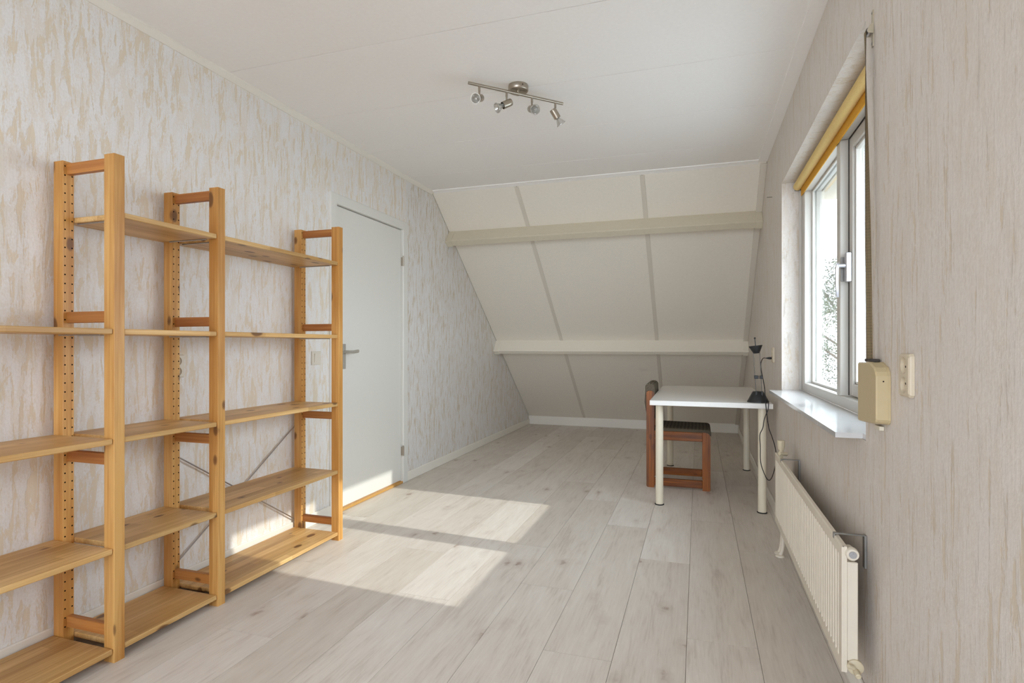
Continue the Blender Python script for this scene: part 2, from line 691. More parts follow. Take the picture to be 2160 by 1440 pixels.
# ------------------------------------------------------------------ floor
b = MB().box(XL - 0.1, XR + 0.1, YF - 0.1, 7.8, -0.2, -0.009)
floor = struct(obj('floor', b, 'substrate', sm=False), 'light greyed oak plank floor running the length of the room', 'floor')
PW, PL = 0.241, 1.47
ends = {-0.04: 2.178, 0.201: 3.188, -0.281: 2.916, -0.522: 1.935, -0.763: 2.443, -1.004: 2.916, -1.245: 2.184,
        -1.486: 2.677, -1.727: 3.169, -1.968: 2.35, -2.209: 1.6, 0.442: 2.3}
rp = random.Random(3)
for x0, ye in sorted(ends.items()):
    xa, xb = max(x0, XL), min(x0 + PW, XR)
    if xb - xa < 0.01:
        continue
    y = ye - PL * math.ceil((ye - YF) / PL)
    while y < YB:
        ya, yb = max(y, YF), min(y + PL, YB + 0.02)
        y += PL
        if yb - ya < 0.02:
            continue
        g = 0.0007
        X0, X1, Ya, Yb, c = xa + g, xb - g, ya + g, yb - g, 0.0002
        m = MB()
        z0, z1 = -0.009, 0.0
        v = [(X0, Ya, z0), (X1, Ya, z0), (X1, Yb, z0), (X0, Yb, z0),
             (X0, Ya, z1 - c), (X1, Ya, z1 - c), (X1, Yb, z1 - c), (X0, Yb, z1 - c),
             (X0 + c, Ya + c, z1), (X1 - c, Ya + c, z1), (X1 - c, Yb - c, z1), (X0 + c, Yb - c, z1)]
        f = [(8, 9, 10, 11)] + [(4 + i, 4 + (i + 1) % 4, 8 + (i + 1) % 4, 8 + i) for i in range(4)] + \
            [(i, (i + 1) % 4, 4 + (i + 1) % 4, 4 + i) for i in range(4)]
        m.add(v, f)
        obj('plank', m, 'plank', floor, ((X0 + X1) / 2, (Ya + Yb) / 2, 0), sm=False, normals=False)

# ------------------------------------------------------------------ ceiling
b = MB().box(XL - 0.15, XR + 0.3, YF - 0.15, Y0 + 0.15, ZC + 0.006, ZC + 0.15)
ceiling = struct(obj('ceiling', b, 'groove', sm=False), 'white panelled ceiling', 'ceiling')
js = [YF] + [-2.08 + 0.61 * i for i in range(11)] + [Y0 + 0.02]
for ya, yb in zip(js[:-1], js[1:]):
    if yb - ya < 0.05:
        continue
    m = MB().box(XL, XR, ya + 0.0016, yb - 0.0016, ZC, ZC + 0.006, 0.0010)
    obj('ceiling_panel', m, 'ceiling', ceiling, ((XL + XR) / 2, (ya + yb) / 2, ZC), sm=False)

# ------------------------------------------------------------------ left wall with the door opening
DY0, DY1, DZ = 3.004, 3.991, 2.045
b = MB()
b.box(XL - 0.12, XL, YF, DY0, 0, ZC + 0.012)
b.box(XL - 0.12, XL, DY1, 7.75, 0, ZC + 0.012, mi=1)
b.box(XL - 0.12, XL, DY0, DY1, DZ, ZC + 0.012)
struct(obj('wall_left', b, ['wall_left', 'wall_left_far'], sm=False), 'left wall in torn white and beige wallpaper', 'wall')
# right wall with the window opening
WY0, WY1, WZ0, WZ1 = 1.92, 3.70, 0.795, 2.04
XO = 0.66
b = MB()
b.box(XR, XO, YF, WY0, 0, ZC + 0.012)
b.box(XR, XO, WY1, 7.75, 0, ZC + 0.012)
b.box(XR, XO, WY0, WY1, 0, WZ0)
b.box(XR, XO, WY0, WY1, WZ1, ZC + 0.012)
struct(obj('wall_right', b, 'wall_right', sm=False), 'right wall in greige streaked wallpaper', 'wall')
# wall behind the camera, with an unseen window opening added for fill light
b = MB()
RX0, RX1, RZ0, RZ1 = -2.1, 0.36, 0.30, 2.30
b.box(XL - 0.12, RX0, YF - 0.12, YF, 0, ZC + 0.012)
b.box(RX1, XO, YF - 0.12, YF, 0, ZC + 0.012)
b.box(RX0, RX1, YF - 0.12, YF, 0, RZ0)
b.box(RX0, RX1, YF - 0.12, YF, RZ1, ZC + 0.012)
struct(obj('wall_front', b, 'wall_left', sm=False), 'wall behind the camera', 'wall')
w2 = struct(empty('fill_window', ((RX0 + RX1) / 2, YF - 0.06, RZ0)), 'wide unseen window added behind the camera for fill light', 'window')
m = MB()
for xa, xb, za, zb in ((RX0, RX0 + 0.06, RZ0, RZ1), (RX1 - 0.06, RX1, RZ0, RZ1), (RX0 + 0.06, RX1 - 0.06, RZ0, RZ0 + 0.06),
                       (RX0 + 0.06, RX1 - 0.06, RZ1 - 0.06, RZ1), (-0.88, -0.82, RZ0 + 0.06, RZ1 - 0.06)):
    m.box(xa, xb, YF - 0.1, YF - 0.03, za, zb, 0.003)
obj('window_frame', m, 'white_frame', w2)

# ------------------------------------------------------------------ sloping roof wall at the back
def slope_box(mb, xa, xb, ya, yb, d0, d1, c=0.0):
    """box lying on the slope between horizontal stations ya..yb, from depth d0 to d1 into the room"""
    L = (yb - ya) / math.cos(ang)
    o = Vector((0, ya, sz(ya)))
    mat = Matrix(((1, 0, 0, o.x), (0, TV.y, NV.y, o.y), (0, TV.z, NV.z, o.z), (0, 0, 0, 1)))
    return mb.box(xa, xb, 0, L, d0, d1, c, mat=mat)


b = slope_box(MB(), XL - 0.1, XR + 0.25, Y0 - 0.12, 7.72, -0.16, -0.012)
wall_back = struct(obj('wall_back', b, 'slope', sm=False), 'sloping painted roof wall at the far end', 'wall')
px = [XL, -1.432, -0.412, XR]
for xa, xb in zip(px[:-1], px[1:]):
    m = slope_box(MB(), xa + 0.004, xb - 0.004, Y0 - 0.01, 7.45, -0.012, 0.0, 0.002)
    obj('slope_panel', m, 'slope', wall_back, (xa / 2 + xb / 2, 5.9, sz(5.9)), sm=False)
for xc in px[1:-1]:
    for ya, yb in ((Y0 + 0.03, 4.797), (4.845, 6.087), (6.13, 7.39)):
        m = slope_box(MB(), xc - 0.018, xc + 0.018, ya, yb, -0.002, 0.004, 0.0015)
        obj('joint_batten', m, 'batten', wall_back, (xc, (ya + yb) / 2, sz((ya + yb) / 2)), sm=False)
for ya, yb in ((Y0 + 0.02, 4.797), (4.845, 6.087), (6.13, 7.38)):
    m = slope_box(MB(), XR - 0.045, XR, ya, yb, 0.0, 0.022, 0.003)
    obj('corner_batten', m, 'batten', wall_back, (XR, (ya + yb) / 2, sz((ya + yb) / 2)), sm=False)


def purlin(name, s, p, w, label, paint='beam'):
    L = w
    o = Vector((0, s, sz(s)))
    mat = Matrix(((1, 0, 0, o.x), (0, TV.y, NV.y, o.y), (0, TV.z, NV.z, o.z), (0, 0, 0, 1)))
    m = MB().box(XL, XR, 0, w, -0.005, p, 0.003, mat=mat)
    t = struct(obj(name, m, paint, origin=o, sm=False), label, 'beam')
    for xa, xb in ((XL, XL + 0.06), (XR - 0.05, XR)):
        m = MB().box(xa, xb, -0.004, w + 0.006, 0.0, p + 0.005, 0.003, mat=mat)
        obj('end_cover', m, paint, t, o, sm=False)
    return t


purlin('trim_1', 4.795, 0.13, 0.062, 'upper purlin across the roof slope, shade put into its paint', 'beam_shaded')
purlin('trim_2', 6.085, 0.15, 0.055, 'lower painted purlin across the roof slope')

# cornices
m = MB().prism([(XL, ZC), (XL, ZC - 0.030), (XL + 0.006, ZC - 0.030), (XL + 0.024, ZC - 0.008), (XL + 0.024, ZC)], 'y', YF, Y0 + 0.005)
struct(obj('trim_3', m, 'trim', sm=False), 'white cornice above the left wall', 'trim')
m = MB().prism([(XR, ZC), (XR - 0.060, ZC), (XR - 0.060, ZC - 0.006), (XR - 0.004, ZC - 0.012), (XR, ZC - 0.012)], 'y', YF, Y0 + 0.005)
struct(obj('trim_4', m, 'ceiling', sm=False), 'flat cornice strip above the right wall', 'trim')
m = MB().prism([(Y0 - 0.022, ZC), (Y0 - 0.022, ZC - 0.006), (Y0 + 0.006, ZC - 0.013), (Y0 + 0.022, ZC - 0.019), (Y0 + 0.015, ZC)], 'x', XL + 0.024, XR - 0.06)
struct(obj('trim_5', m, 'ceiling', sm=False), 'cover strip where ceiling meets roof slope', 'trim')
# baseboards
def skirting(name, x0, x1, y0, y1, h, label):
    m = MB().box(x0, x1, y0, y1, 0.0, h, 0.004)
    return struct(obj(name, m, 'trim', sm=False), label, 'baseboard')


skirting('baseboard_left', XL, XL + 0.013, YF, DY0 - 0.001, 0.072, 'baseboard behind the shelving unit')
skirting('baseboard_left_rear', XL, XL + 0.013, DY1 + 0.001, YB, 0.072, 'baseboard on the left wall past the door').name = 'baseboard_left_far'
skirting('baseboard_right', XR - 0.013, XR, YF, YB, 0.072, 'baseboard along the right wall')
skirting('baseboard_back', XL, XR, YB - 0.006, YB + 0.02, 0.143, 'tall knee board under the roof slope')

# ------------------------------------------------------------------ door
door = struct(empty('door_1', (XL, (DY0 + DY1) / 2, 0)), 'closed cream flush door behind the shelving', 'door')
m = MB()
FX0, FX1 = XL - 0.11, XL + 0.014
m.box(FX0, FX1, DY0, DY0 + 0.068, 0, DZ, 0.003)
m.box(FX0, FX1, DY1 - 0.068, DY1, 0, DZ, 0.003)
m.box(FX0, FX1, DY0 + 0.068, DY1 - 0.068, DZ - 0.066, DZ, 0.003)
m.box(FX0, XL - 0.045, DY0 + 0.068, DY0 + 0.085, 0, DZ - 0.066)
m.box(FX0, XL - 0.045, DY1 - 0.085, DY1 - 0.068, 0, DZ - 0.066)
m.box(FX0, XL - 0.045, DY0 + 0.085, DY1 - 0.085, DZ - 0.083, DZ - 0.066)
obj('door_frame', m, 'cream_door', door, sm=False)
LY0, LY1 = DY0 + 0.072, DY1 - 0.072
m = MB().box(XL - 0.044, XL - 0.006, LY0, LY1, 0.022, DZ - 0.07, 0.003)
leaf = obj('door_leaf', m, 'cream_door', door, sm=False)
m = MB().box(XL - 0.11, XL + 0.01, DY0 + 0.068, DY1 - 0.068, 0.0, 0.016, 0.003)
obj('threshold', m, 'threshold', door, sm=False)
m = MB().box(XL - 0.006, XL + 0.001, LY0 + 0.066, LY0 + 0.106, 0.922, 1.086, 0.002)
m.cyl((XL + 0.001, LY0 + 0.086, 0.955), (XL + 0.003, LY0 + 0.086, 0.955), 0.006)
obj('handle_plate', m, 'door_metal', leaf)
m = MB()
m.cyl((XL, LY0 + 0.086, 1.034), (XL + 0.036, LY0 + 0.086, 1.034), 0.010)
pts = [(XL + 0.040, LY0 + 0.076, 1.034), (XL + 0.043, LY0 + 0.10, 1.034), (XL + 0.044, LY0 + 0.13, 1.033), (XL + 0.042, LY0 + 0.16, 1.035), (XL + 0.038, LY0 + 0.192, 1.038)]
m.loft([[(x - 0.007, y, z - 0.010), (x + 0.004, y, z - 0.010), (x + 0.008, y, z - 0.003), (x + 0.008, y, z + 0.004), (x + 0.004, y, z + 0.010), (x - 0.007, y, z + 0.010)] for x, y, z in pts])
obj('door_handle', m, 'door_metal', leaf)
for z in (0.25, 1.73):
    m = MB().cyl((XL + 0.012, LY1 + 0.002, z - 0.035), (XL + 0.012, LY1 + 0.002, z + 0.035), 0.007, n=12)
    m.cyl((XL + 0.012, LY1 + 0.002, z + 0.036), (XL + 0.012, LY1 + 0.002, z + 0.044), 0.005, n=12)
    m.box(XL - 0.006, XL + 0.008, LY1 - 0.004, LY1 + 0.006, z - 0.033, z + 0.033)
    obj('hinge', m, 'steel', door)

# ------------------------------------------------------------------ window in the right wall
win = struct(empty('window_1', (0.60, 2.81, 0.815)), 'two-light white window above the radiator', 'window')
FI, FO = 0.578, 0.668          # frame inside and outside faces
GX = 0.630                    # glass plane of the fixed light
JF = 3.60                     # inner face of the far jamb
MY0, MY1 = 2.745, 2.806       # mullion
JN = 1.965                    # inner face of the near jamb
ZB, ZH = 0.861, 1.960         # inner faces of bottom rail and head
m = MB()
m.box(FI, FO, JF, WY1, 0.815, WZ1, 0.003)
m.box(FI, FO, WY0, JN, 0.815, WZ1, 0.003)
m.box(FI, FO, JN, JF, 0.815, ZB, 0.003)
m.box(FI, FO, JN, JF, ZH, WZ1, 0.003)
obj('window_frame', m, 'white_frame', win, sm=False)
m = MB().box(FI, FO, MY0, MY1, ZB, ZH, 0.003)
obj('mullion', m, 'white_frame', win, sm=False)
m = MB()
m.box(0.564, FI, WY1 - 0.018, WY1, 0.815, WZ1, 0.002)
m.box(0.564, FI, WY0, WY0 + 0.018, 0.815, WZ1, 0.002)
obj('cover_strip', m, 'white_frame', win, sm=False)
# fixed light: glass, beads and rubber
m = MB()
for ya, yb, za, zb in ((JF - 0.014, JF, ZB, ZH), (MY1, MY1 + 0.014, ZB, ZH), (MY1 + 0.014, JF - 0.014, ZB, ZB + 0.012), (MY1 + 0.014, JF - 0.014, ZH - 0.012, ZH)):
    m.box(GX - 0.014, GX - 0.001, ya, yb, za, zb, 0.002)
    m.box(GX + 0.008, FO - 0.01, ya, yb, za, zb, 0.002)
obj('glazing_bead', m, 'white_frame', win, sm=False)
m = MB().box(GX, GX + 0.004, MY1 + 0.001, JF - 0.001, ZB + 0.001, ZH - 0.001)
obj('fixed_pane', m, 'glass', win, sm=False)
# opening sash
SX0, SX1 = 0.612, 0.664
SY0, SY1, SZ0, SZ1 = JN + 0.004, MY0 - 0.006, ZB + 0.004, ZH - 0.004
m = MB()
st = 0.050
m.box(SX0, SX1, SY0, SY0 + st, SZ0, SZ1, 0.003)
m.box(SX0, SX1, SY1 - st, SY1, SZ0, SZ1, 0.003)
m.box(SX0, SX1, SY0 + st, SY1 - st, SZ0, SZ0 + st, 0.003)
m.box(SX0, SX1, SY0 + st, SY1 - st, SZ1 - st, SZ1, 0.003)
sash = obj('sash', m, 'white_frame', win, sm=False)
m = MB().box(SX0 + 0.03, SX0 + 0.034, SY0 + st - 0.002, SY1 - st + 0.002, SZ0 + st - 0.002, SZ1 - st + 0.002)
obj('sash_pane', m, 'glass', sash, sm=False)
m = MB()
yy0, yy1, zz0, zz1 = SY0 + st, SY1 - st, SZ0 + st, SZ1 - st
for ya, yb, za, zb in ((yy0, yy0 + 0.012, zz0, zz1), (yy1 - 0.012, yy1, zz0, zz1), (yy0, yy1, zz0, zz0 + 0.012), (yy0, yy1, zz1 - 0.012, zz1)):
    m.box(SX0 + 0.010, SX0 + 0.029, ya, yb, za, zb, 0.002)
obj('sash_bead', m, 'white_frame', sash, sm=False)
# spacer bar with its row of perforations, seen through the pane
m = MB()
k = int((zz1 - zz0 - 0.03) / 0.012)
cells = []
for i in range(k):
    z = zz0 + 0.015 + i * 0.012
    cells.append((0, 0.010, z, z + 0.012, True))
m.holed((SX0 + 0.036, yy1 - 0.012, 0), (1, 0, 0), (0, 0, 1), cells, 0.0012, 0.002, 6)
obj('spacer_bar', m, ['chrome', 'dark_gap'], sash, sm=False)
for bx in ((MY0 - 0.004, MY0 - 0.0002, SZ0, SZ1), (SY0, SY1, SZ1 + 0.0002, ZH - 0.0002)):
    m = MB().box(SX0 - 0.0025, SX0 + 0.001, *bx)
    obj('gasket', m, 'dark_gap', win, sm=False)
# handle on the sash stile
hz, hy = 1.40, MY0 - 0.035
m = MB().box(SX0 - 0.022, SX0, hy - 0.014, hy + 0.014, 1.345, 1.470, 0.003)
obj('handle_housing', m, 'chrome', sash)
m = MB().box(FI + 0.002, FI + 0.036, MY0 - 0.004, MY0 + 0.0005, 1.352, 1.455, 0.001)
for z in (1.365, 1.442):
    m.cyl((FI + 0.020, MY0 - 0.003, z), (FI + 0.020, MY0 - 0.006, z), 0.004, n=10)
obj('strike_plate', m, 'backplate', win)
m = MB().cyl((SX0 - 0.020, hy, 1.415), (SX0 - 0.048, hy, 1.415), 0.009, n=12)
m.loft([[(SX0 - 0.048 + dx, hy - w, z), (SX0 - 0.048 + dx, hy + w, z), (SX0 - 0.058 + dx, hy + w * 0.8, z), (SX0 - 0.058 + dx, hy - w * 0.8, z)]
        for z, w, dx in ((1.430, 0.009, 0.006), (1.424, 0.011, 0.002), (1.400, 0.009, 0), (1.34, 0.007, 0), (1.285, 0.006, 0.002), (1.281, 0.004, 0.003))])
obj('window_handle', m, 'chrome', sash)

# tiled sill
sill = empty('sill', (0.45, 2.8, 0.795), win)
ys = [1.950, 2.212, 2.545, 2.878, 3.18, 3.45, 3.655]
ys = [1.950, 2.222, 2.556, 2.890, 3.270, 3.655]
for i, (ya, yb) in enumerate(zip(ys[:-1], ys[1:])):
    lo, hi = ya + 0.0008, yb - 0.0008
    pl = [(0.398, lo), (0.398, hi), (XR + 0.0005, hi), (XR + 0.0005, min(hi, WY1 - 0.0005) if i < len(ys) - 2 else hi), (FI + 0.004, hi if i < len(ys) - 2 else WY1 - 0.0005), (FI + 0.004, lo if i else WY0 + 0.0005), (XR + 0.0005, lo if i else WY0 + 0.0005), (XR + 0.0005, lo)]
    if i == 0:
        pl = [(0.398, lo), (0.398, hi), (FI + 0.004, hi), (FI + 0.004, WY0 + 0.0005), (XR - 0.0005, WY0 + 0.0005), (XR - 0.0005, lo)]
    elif i == len(ys) - 2:
        pl = [(0.398, lo), (0.398, hi), (XR + 0.0005, hi), (XR + 0.0005, WY1 - 0.0005), (FI + 0.004, WY1 - 0.0005), (FI + 0.004, lo)]
    else:
        pl = [(0.398, lo), (0.398, hi), (FI + 0.004, hi), (FI + 0.004, lo)]
    m = MB().prism(pl, 'z', 0.797, 0.813)
    obj('sill_tile', m, 'tile', sill, sm=False)
m = MB().box(0.440, FI, 1.99, 3.63, 0.7955, 0.797)
obj('sill_bed', m, 'batten', sill, sm=False)

# roller shutter box outside, above the window
sb = tag(empty('shutter_box', (0.74, 2.81, 1.97)), 'cream roller shutter box outside above the window', 'shutter')
m = MB().prism([(0.6705, 1.952), (0.80, 1.948), (0.815, 1.99), (0.815, 2.16), (0.77, 2.20), (0.6705, 2.20)], 'y', 1.83, 3.805)
obj('box_casing', m, 'shutter', sb, sm=False)
for yc in (1.86, 3.775):
    m = MB().box(0.6605, 0.69, yc - 0.026, yc + 0.026, 0.80, 1.952, 0.003)
    obj('guide_rail', m, 'shutter', sb, sm=False)

# roller blind in the head of the reveal
bl = tag(empty('roller_blind', (0.53, 2.81, 2.01)), 'rolled up yellow roller blind under the window lintel', 'blind')
BY0, BY1 = WY0 + 0.012, 3.672
m = MB().cyl((0.553, BY0, 2.008), (0.553, BY1, 2.008), 0.023, n=28)
obj('blind_roll', m, 'blind_roll', bl)
m = MB().box(0.570, 0.5765, BY0 + 0.01, BY1 - 0.004, 1.950, 2.010, 0.002)
obj('blind_hem', m, 'blind_hem', bl)
for ya, yb in ((BY1, WY1 - 0.0005), (WY0 + 0.0005, BY0)):
    m = MB().cyl((0.553, ya, 2.008), (0.553, yb, 2.008), 0.008, n=12)
    e = yb if yb > 3 else ya
    m.box(0.538, 0.574, min(ya, yb) + 0.006, min(ya, yb) + 0.009, 1.984, 2.016, 0.001)
    obj('bracket', m, 'backplate', bl)

# ------------------------------------------------------------------ shutter strap with winder and pulley
sp_ = tag(empty('shutter_strap', (0.46, 1.78, 1.0)), 'woven shutter strap running from pulley to beige winder box', 'strap')
# winder box: chamfered front corners
wy0, wy1, wz0, wz1 = 1.688, 1.868, 0.862, 1.033
poly = [(wy0, 0.884), (wy0 + 0.004, 0.877), (wy0 + 0.012, 0.872), (1.765, 0.866), (wy1, 0.860), (wy1, 1.031), (wy0 + 0.060, 1.034), (wy0 + 0.020, 1.022), (wy0 + 0.006, 1.011), (wy0, 1.0)]
def inset(pl, d):
    cy = sum(p[0] for p in pl) / len(pl)
    cz = sum(p[1] for p in pl) / len(pl)
    return [(cy + (p[0] - cy) * (1 - d / 0.09), cz + (p[1] - cz) * (1 - d / 0.08)) for p in pl]
m = MB()
m.loft([[(x, p[0], p[1]) for p in inset(poly, d)] for x, d in ((XR - 0.0005, 0.0), (XR - 0.006, 0.0), (XR - 0.0065, 0.0015), (XR - 0.030, 0.0015), (XR - 0.034, 0.005))])
box_ = obj('winder_box', m, 'winder', sp_, sm=False)
m = MB().cyl((0.455, wy0 + 0.0005, 0.985), (0.455, wy0 + 0.004, 0.985), 0.002, n=8)
obj('screw_hole', m, 'hole', box_)
m = MB().box(XR - 0.012, XR - 0.0005, wy0 + 0.055, wy0 + 0.10, wz0 - 0.012, wz0 - 0.0005, 0.001)
obj('clip', m, 'plastic_white', box_)
m = MB().box(XR - 0.028, XR - 0.004, wy1 - 0.10, wy1 - 0.05, wz1 + 0.0005, wz1 + 0.008, 0.001)
obj('strap_slot', m, 'dark_gap', box_)
# pulley
m = MB().prism([(-0.005, 1.926), (0.005, 1.926), (0.007, 1.936), (0.007, 2.02), (0.004, 2.030), (-0.004, 2.030), (-0.007, 2.02), (-0.007, 1.936)], 'x', XR - 0.003, XR)
m.v = [(x, y + 1.845, z) for x, y, z in m.v]
pl_ = obj('pulley_plate', m, 'pulley_paint', sp_, sm=False)
for dy in (-0.0135, 0.0117):
    m = MB().prism([(XR - 0.003, 1.990), (XR - 0.012, 1.983), (XR - 0.018, 1.972), (XR - 0.016, 1.963), (XR - 0.003, 1.960)], 'y', 1.845 + dy, 1.845 + dy + 0.002)
    obj('pulley_cheek', m, 'pulley_paint', pl_, sm=False)
m = MB().cyl((XR - 0.0115, 1.8335, 1.970), (XR - 0.0115, 1.8565, 1.970), 0.0075, n=16)
obj('pulley_wheel', m, 'chrome', pl_)
for z in (2.022, 1.936):
    m = MB().cyl((XR - 0.002, 1.845, z), (XR - 0.0045, 1.845, z), 0.003, n=8)
    obj('screw', m, 'backplate', pl_)
# strap ribbon: over the wheel, then twisting on its way down
m = MB()
path = []
for i in range(7):
    a = PI * 0.5 - i / 6 * PI * 0.5
    path.append((Vector((XR - 0.0115 - 0.0085 * math.cos(a), 1.845, 1.970 + 0.0085 * math.sin(a))), 0.0))
K = 60
for i in range(1, K + 1):
    t = i / K
    z = 1.970 - t * (1.970 - 1.036)
    tw = 0.98 * min(1.0, t * 1.6) ** 0.8
    path.append((Vector((XR - 0.0200, 1.845 - 0.045 * t, z)), tw))
uvs = []
d_acc = 0
for i, (p, tw) in enumerate(path):
    if i:
        d_acc += (p - path[i - 1][0]).length
    w = Vector((math.sin(tw), math.cos(tw), 0)) * 0.0105
    nrm = Vector((math.cos(tw), -math.sin(tw), 0)) * 0.0006
    m.v += [tuple(p - w - nrm), tuple(p + w - nrm), tuple(p + w + nrm), tuple(p - w + nrm)]
    uvs.append(d_acc)
for i in range(len(path) - 1):
    for j in range(4):
        kk = (j + 1) % 4
        m.f.append((i * 4 + j, i * 4 + kk, i * 4 + 4 + kk, i * 4 + 4 + j))
        m.mi.append(0)
so = obj('strap', m, 'strap', sp_, normals=True)
uvl = so.data.uv_layers.new(name='UVMap')
for lp in so.data.loops:
    vi = lp.vertex_index
    u = (vi % 4) in (1, 2)
    uvl.data[lp.index].uv = (5.0 * u + uvs[vi // 4] / 0.0042, uvs[vi // 4] / 0.0042 - 5.0 * u)


# ------------------------------------------------------------------ sockets and switch
def socket(name, pos, side, label, group, mat, w=0.074, h=0.102, d=0.0125):
    """side +1: on the left wall facing +x, -1: on the right wall facing -x"""
    x, y, z = pos
    t = tag(empty(name, pos), label, 'socket', group)
    s = side
    m = MB()
    rings = []
    for dx, ins in ((0.0006, 0.0), (d * 0.55, 0.0), (d * 0.8, 0.0015), (d, 0.005)):
        a, c = w / 2 - ins, h / 2 - ins
        r = 0.006
        rings.append([(x + s * dx, y + u, z + v) for u, v in ((-a + r, -c), (a - r, -c), (a, -c + r), (a, c - r), (a - r, c), (-a + r, c), (-a, c - r), (-a, -c + r))])
    m.loft(rings, cap=False)
    a, c = w / 2 - 0.005, h / 2 - 0.005
    rr = 0.0195
    eu = (0, s, 0)
    m.holed((x + s * d, y, z), eu, (0, 0, 1), [(-a, a, 0.0, c, True), (-a, a, -c, 0.0, True)], rr, 0.0075, 32, 0, 0)
    obj('cover_plate', m, mat, t, sm=False)
    for zc, sg in ((z + c / 2, 1), (z - c / 2, -1)):
        for dy in (-0.0075, 0.0075):
            zz = zc - math.copysign(0.003, dy) * sg
            m = MB().cyl((x + s * (d - 0.0074), y + dy, zz), (x + s * (d - 0.0068), y + dy, zz), 0.0028, n=10)
            obj('pin_hole', m, 'hole', t)
    return t


socket('wall_socket', (XL, 1.911, 0.985), 1, 'white double socket on left wall behind the shelving unit', 'wall sockets', 'socket_white')
socket('wall_socket', (XR, 1.556, 1.008), -1, 'cream double socket on right wall beside the winder box', 'wall sockets', 'socket')
far_sock = socket('wall_socket', (XR, 4.06, 1.012), -1, 'cream double socket on right wall above the desk, plug in it', 'wall sockets', 'socket', d=0.0125)
sw = tag(empty('light_switch', (XL, 2.872, 1.0)), 'white rocker light switch on left wall beside the door', 'switch')
m = MB()
rings = []
for dx, ins in ((0.0006, 0), (0.006, 0), (0.009, 0.004)):
    a = 0.041 - ins
    rings.append([(XL + dx, 2.872 + u, 1.0 + v) for u, v in ((-a, -a), (a, -a), (a, a), (-a, a))])
m.loft(rings)
obj('switch_plate', m, 'socket_white', sw, sm=False)
m = MB().prism([(XL + 0.0088, 0.973), (XL + 0.0105, 0.973), (XL + 0.016, 1.027), (XL + 0.0088, 1.027)], 'y', 2.849, 2.895)
obj('rocker', m, 'socket_white', sw, sm=False)
for i, (y, z, L, lab) in enumerate(((4.16, 2.075, 0.030, 'thin dark nail in right wall, nearer the window'),
                                    (4.80, 2.085, 0.030, 'thin dark nail in right wall at end of upper beam'))):
    m = MB().cyl((XR + 0.004, y, z - 0.001), (XR - L, y, z), 0.0016, n=8)
    m.cyl((XR - L, y, z), (XR - L - 0.0012, y, z), 0.003, n=8)
    tag(obj('nail', m, 'dark_gap', origin=(XR, y, z)), lab, 'nail', 'nails in the right wall')

# ------------------------------------------------------------------ pine shelving unit
PX0, PX1 = -1.930, -1.882       # front posts
BX0, BX1 = -2.178, -2.130       # back posts
UY = [0.570, 1.396, 1.832, 2.656]
PT, PH = 0.038, 1.731
unit = tag(empty('shelving_unit', (-2.03, 1.63, 0)), 'open pine shelving unit with ladder uprights along the left wall', 'shelf')


def post_mesh():
    """post with its row of drilled holes on the +x face; local origin at base centre"""
    m = MB()
    hw, hy = 0.024, PT / 2
    c = 0.0015
    # five plain sides
    m.add([(-hw + c, -hy, 0), (hw - c, -hy, 0), (hw - c, -hy, PH), (-hw + c, -hy, PH)], [(0, 1, 2, 3)])
    m.add([(-hw + c, hy, 0), (hw - c, hy, 0), (hw - c, hy, PH), (-hw + c, hy, PH)], [(3, 2, 1, 0)])
    m.add([(-hw, -hy + c, 0), (-hw, hy - c, 0), (-hw, hy - c, PH), (-hw, -hy + c, PH)], [(3, 2, 1, 0)])
    for sx in (-1, 1):
        for sy in (-1, 1):
            q = [(sx * (hw - c), sy * hy, 0), (sx * hw, sy * (hy - c), 0), (sx * hw, sy * (hy - c), PH), (sx * (hw - c), sy * hy, PH)]
            m.add(q, [(0, 1, 2, 3) if sx * sy < 0 else (3, 2, 1, 0)])
    oc = [(-hw + c, -hy), (hw - c, -hy), (hw, -hy + c), (hw, hy - c), (hw - c, hy), (-hw + c, hy), (-hw, hy - c), (-hw, -hy + c)]
    m.add([(x, y, 0) for x, y in oc], [tuple(range(8))[::-1]])
    m.add([(x, y, PH) for x, y in oc], [tuple(range(8))])
    cells = []
    top = 1.713 + 0.016
    nrow = 52
    hy2 = hy - c
    for i in range(nrow):
        z1 = top - i * 0.032
        z0 = z1 - 0.032
        cells += [(-hy2, -0.0185 + 0.0005, z0, z1, False)] if False else []
        cells.append((-hy2, -0.0005, z0, z1, True))
        cells.append((-0.0005, hy2, z0, z1, True))
    cells.append((-hy2, hy2, top, PH, False))
    cells.append((-hy2, hy2, 0, top - nrow * 0.032, False))
    # holes sit 12 mm either side of the centre line: shift cell centres
    cells2 = []
    for (u0, u1, v0, v1, hflag) in cells:
        if not hflag:
            cells2.append((u0, u1, v0, v1, False))
        elif u0 < -0.01:
            cells2.append((-hy2, -hy2 + 0.011, v0, v1, True))
            cells2.append((-hy2 + 0.011, 0.0, v0, v1, False))
        else:
            cells2.append((0.0, hy2 - 0.011, v0, v1, False))
            cells2.append((hy2 - 0.011, hy2, v0, v1, True))
    m.holed((hw, 0, 0), (0, 1, 0), (0, 0, 1), cells2, 0.0029, 0.009, 8, 0, 1)
    return mesh('post', m, ['pine_post', 'hole'], (0, 0, 0))


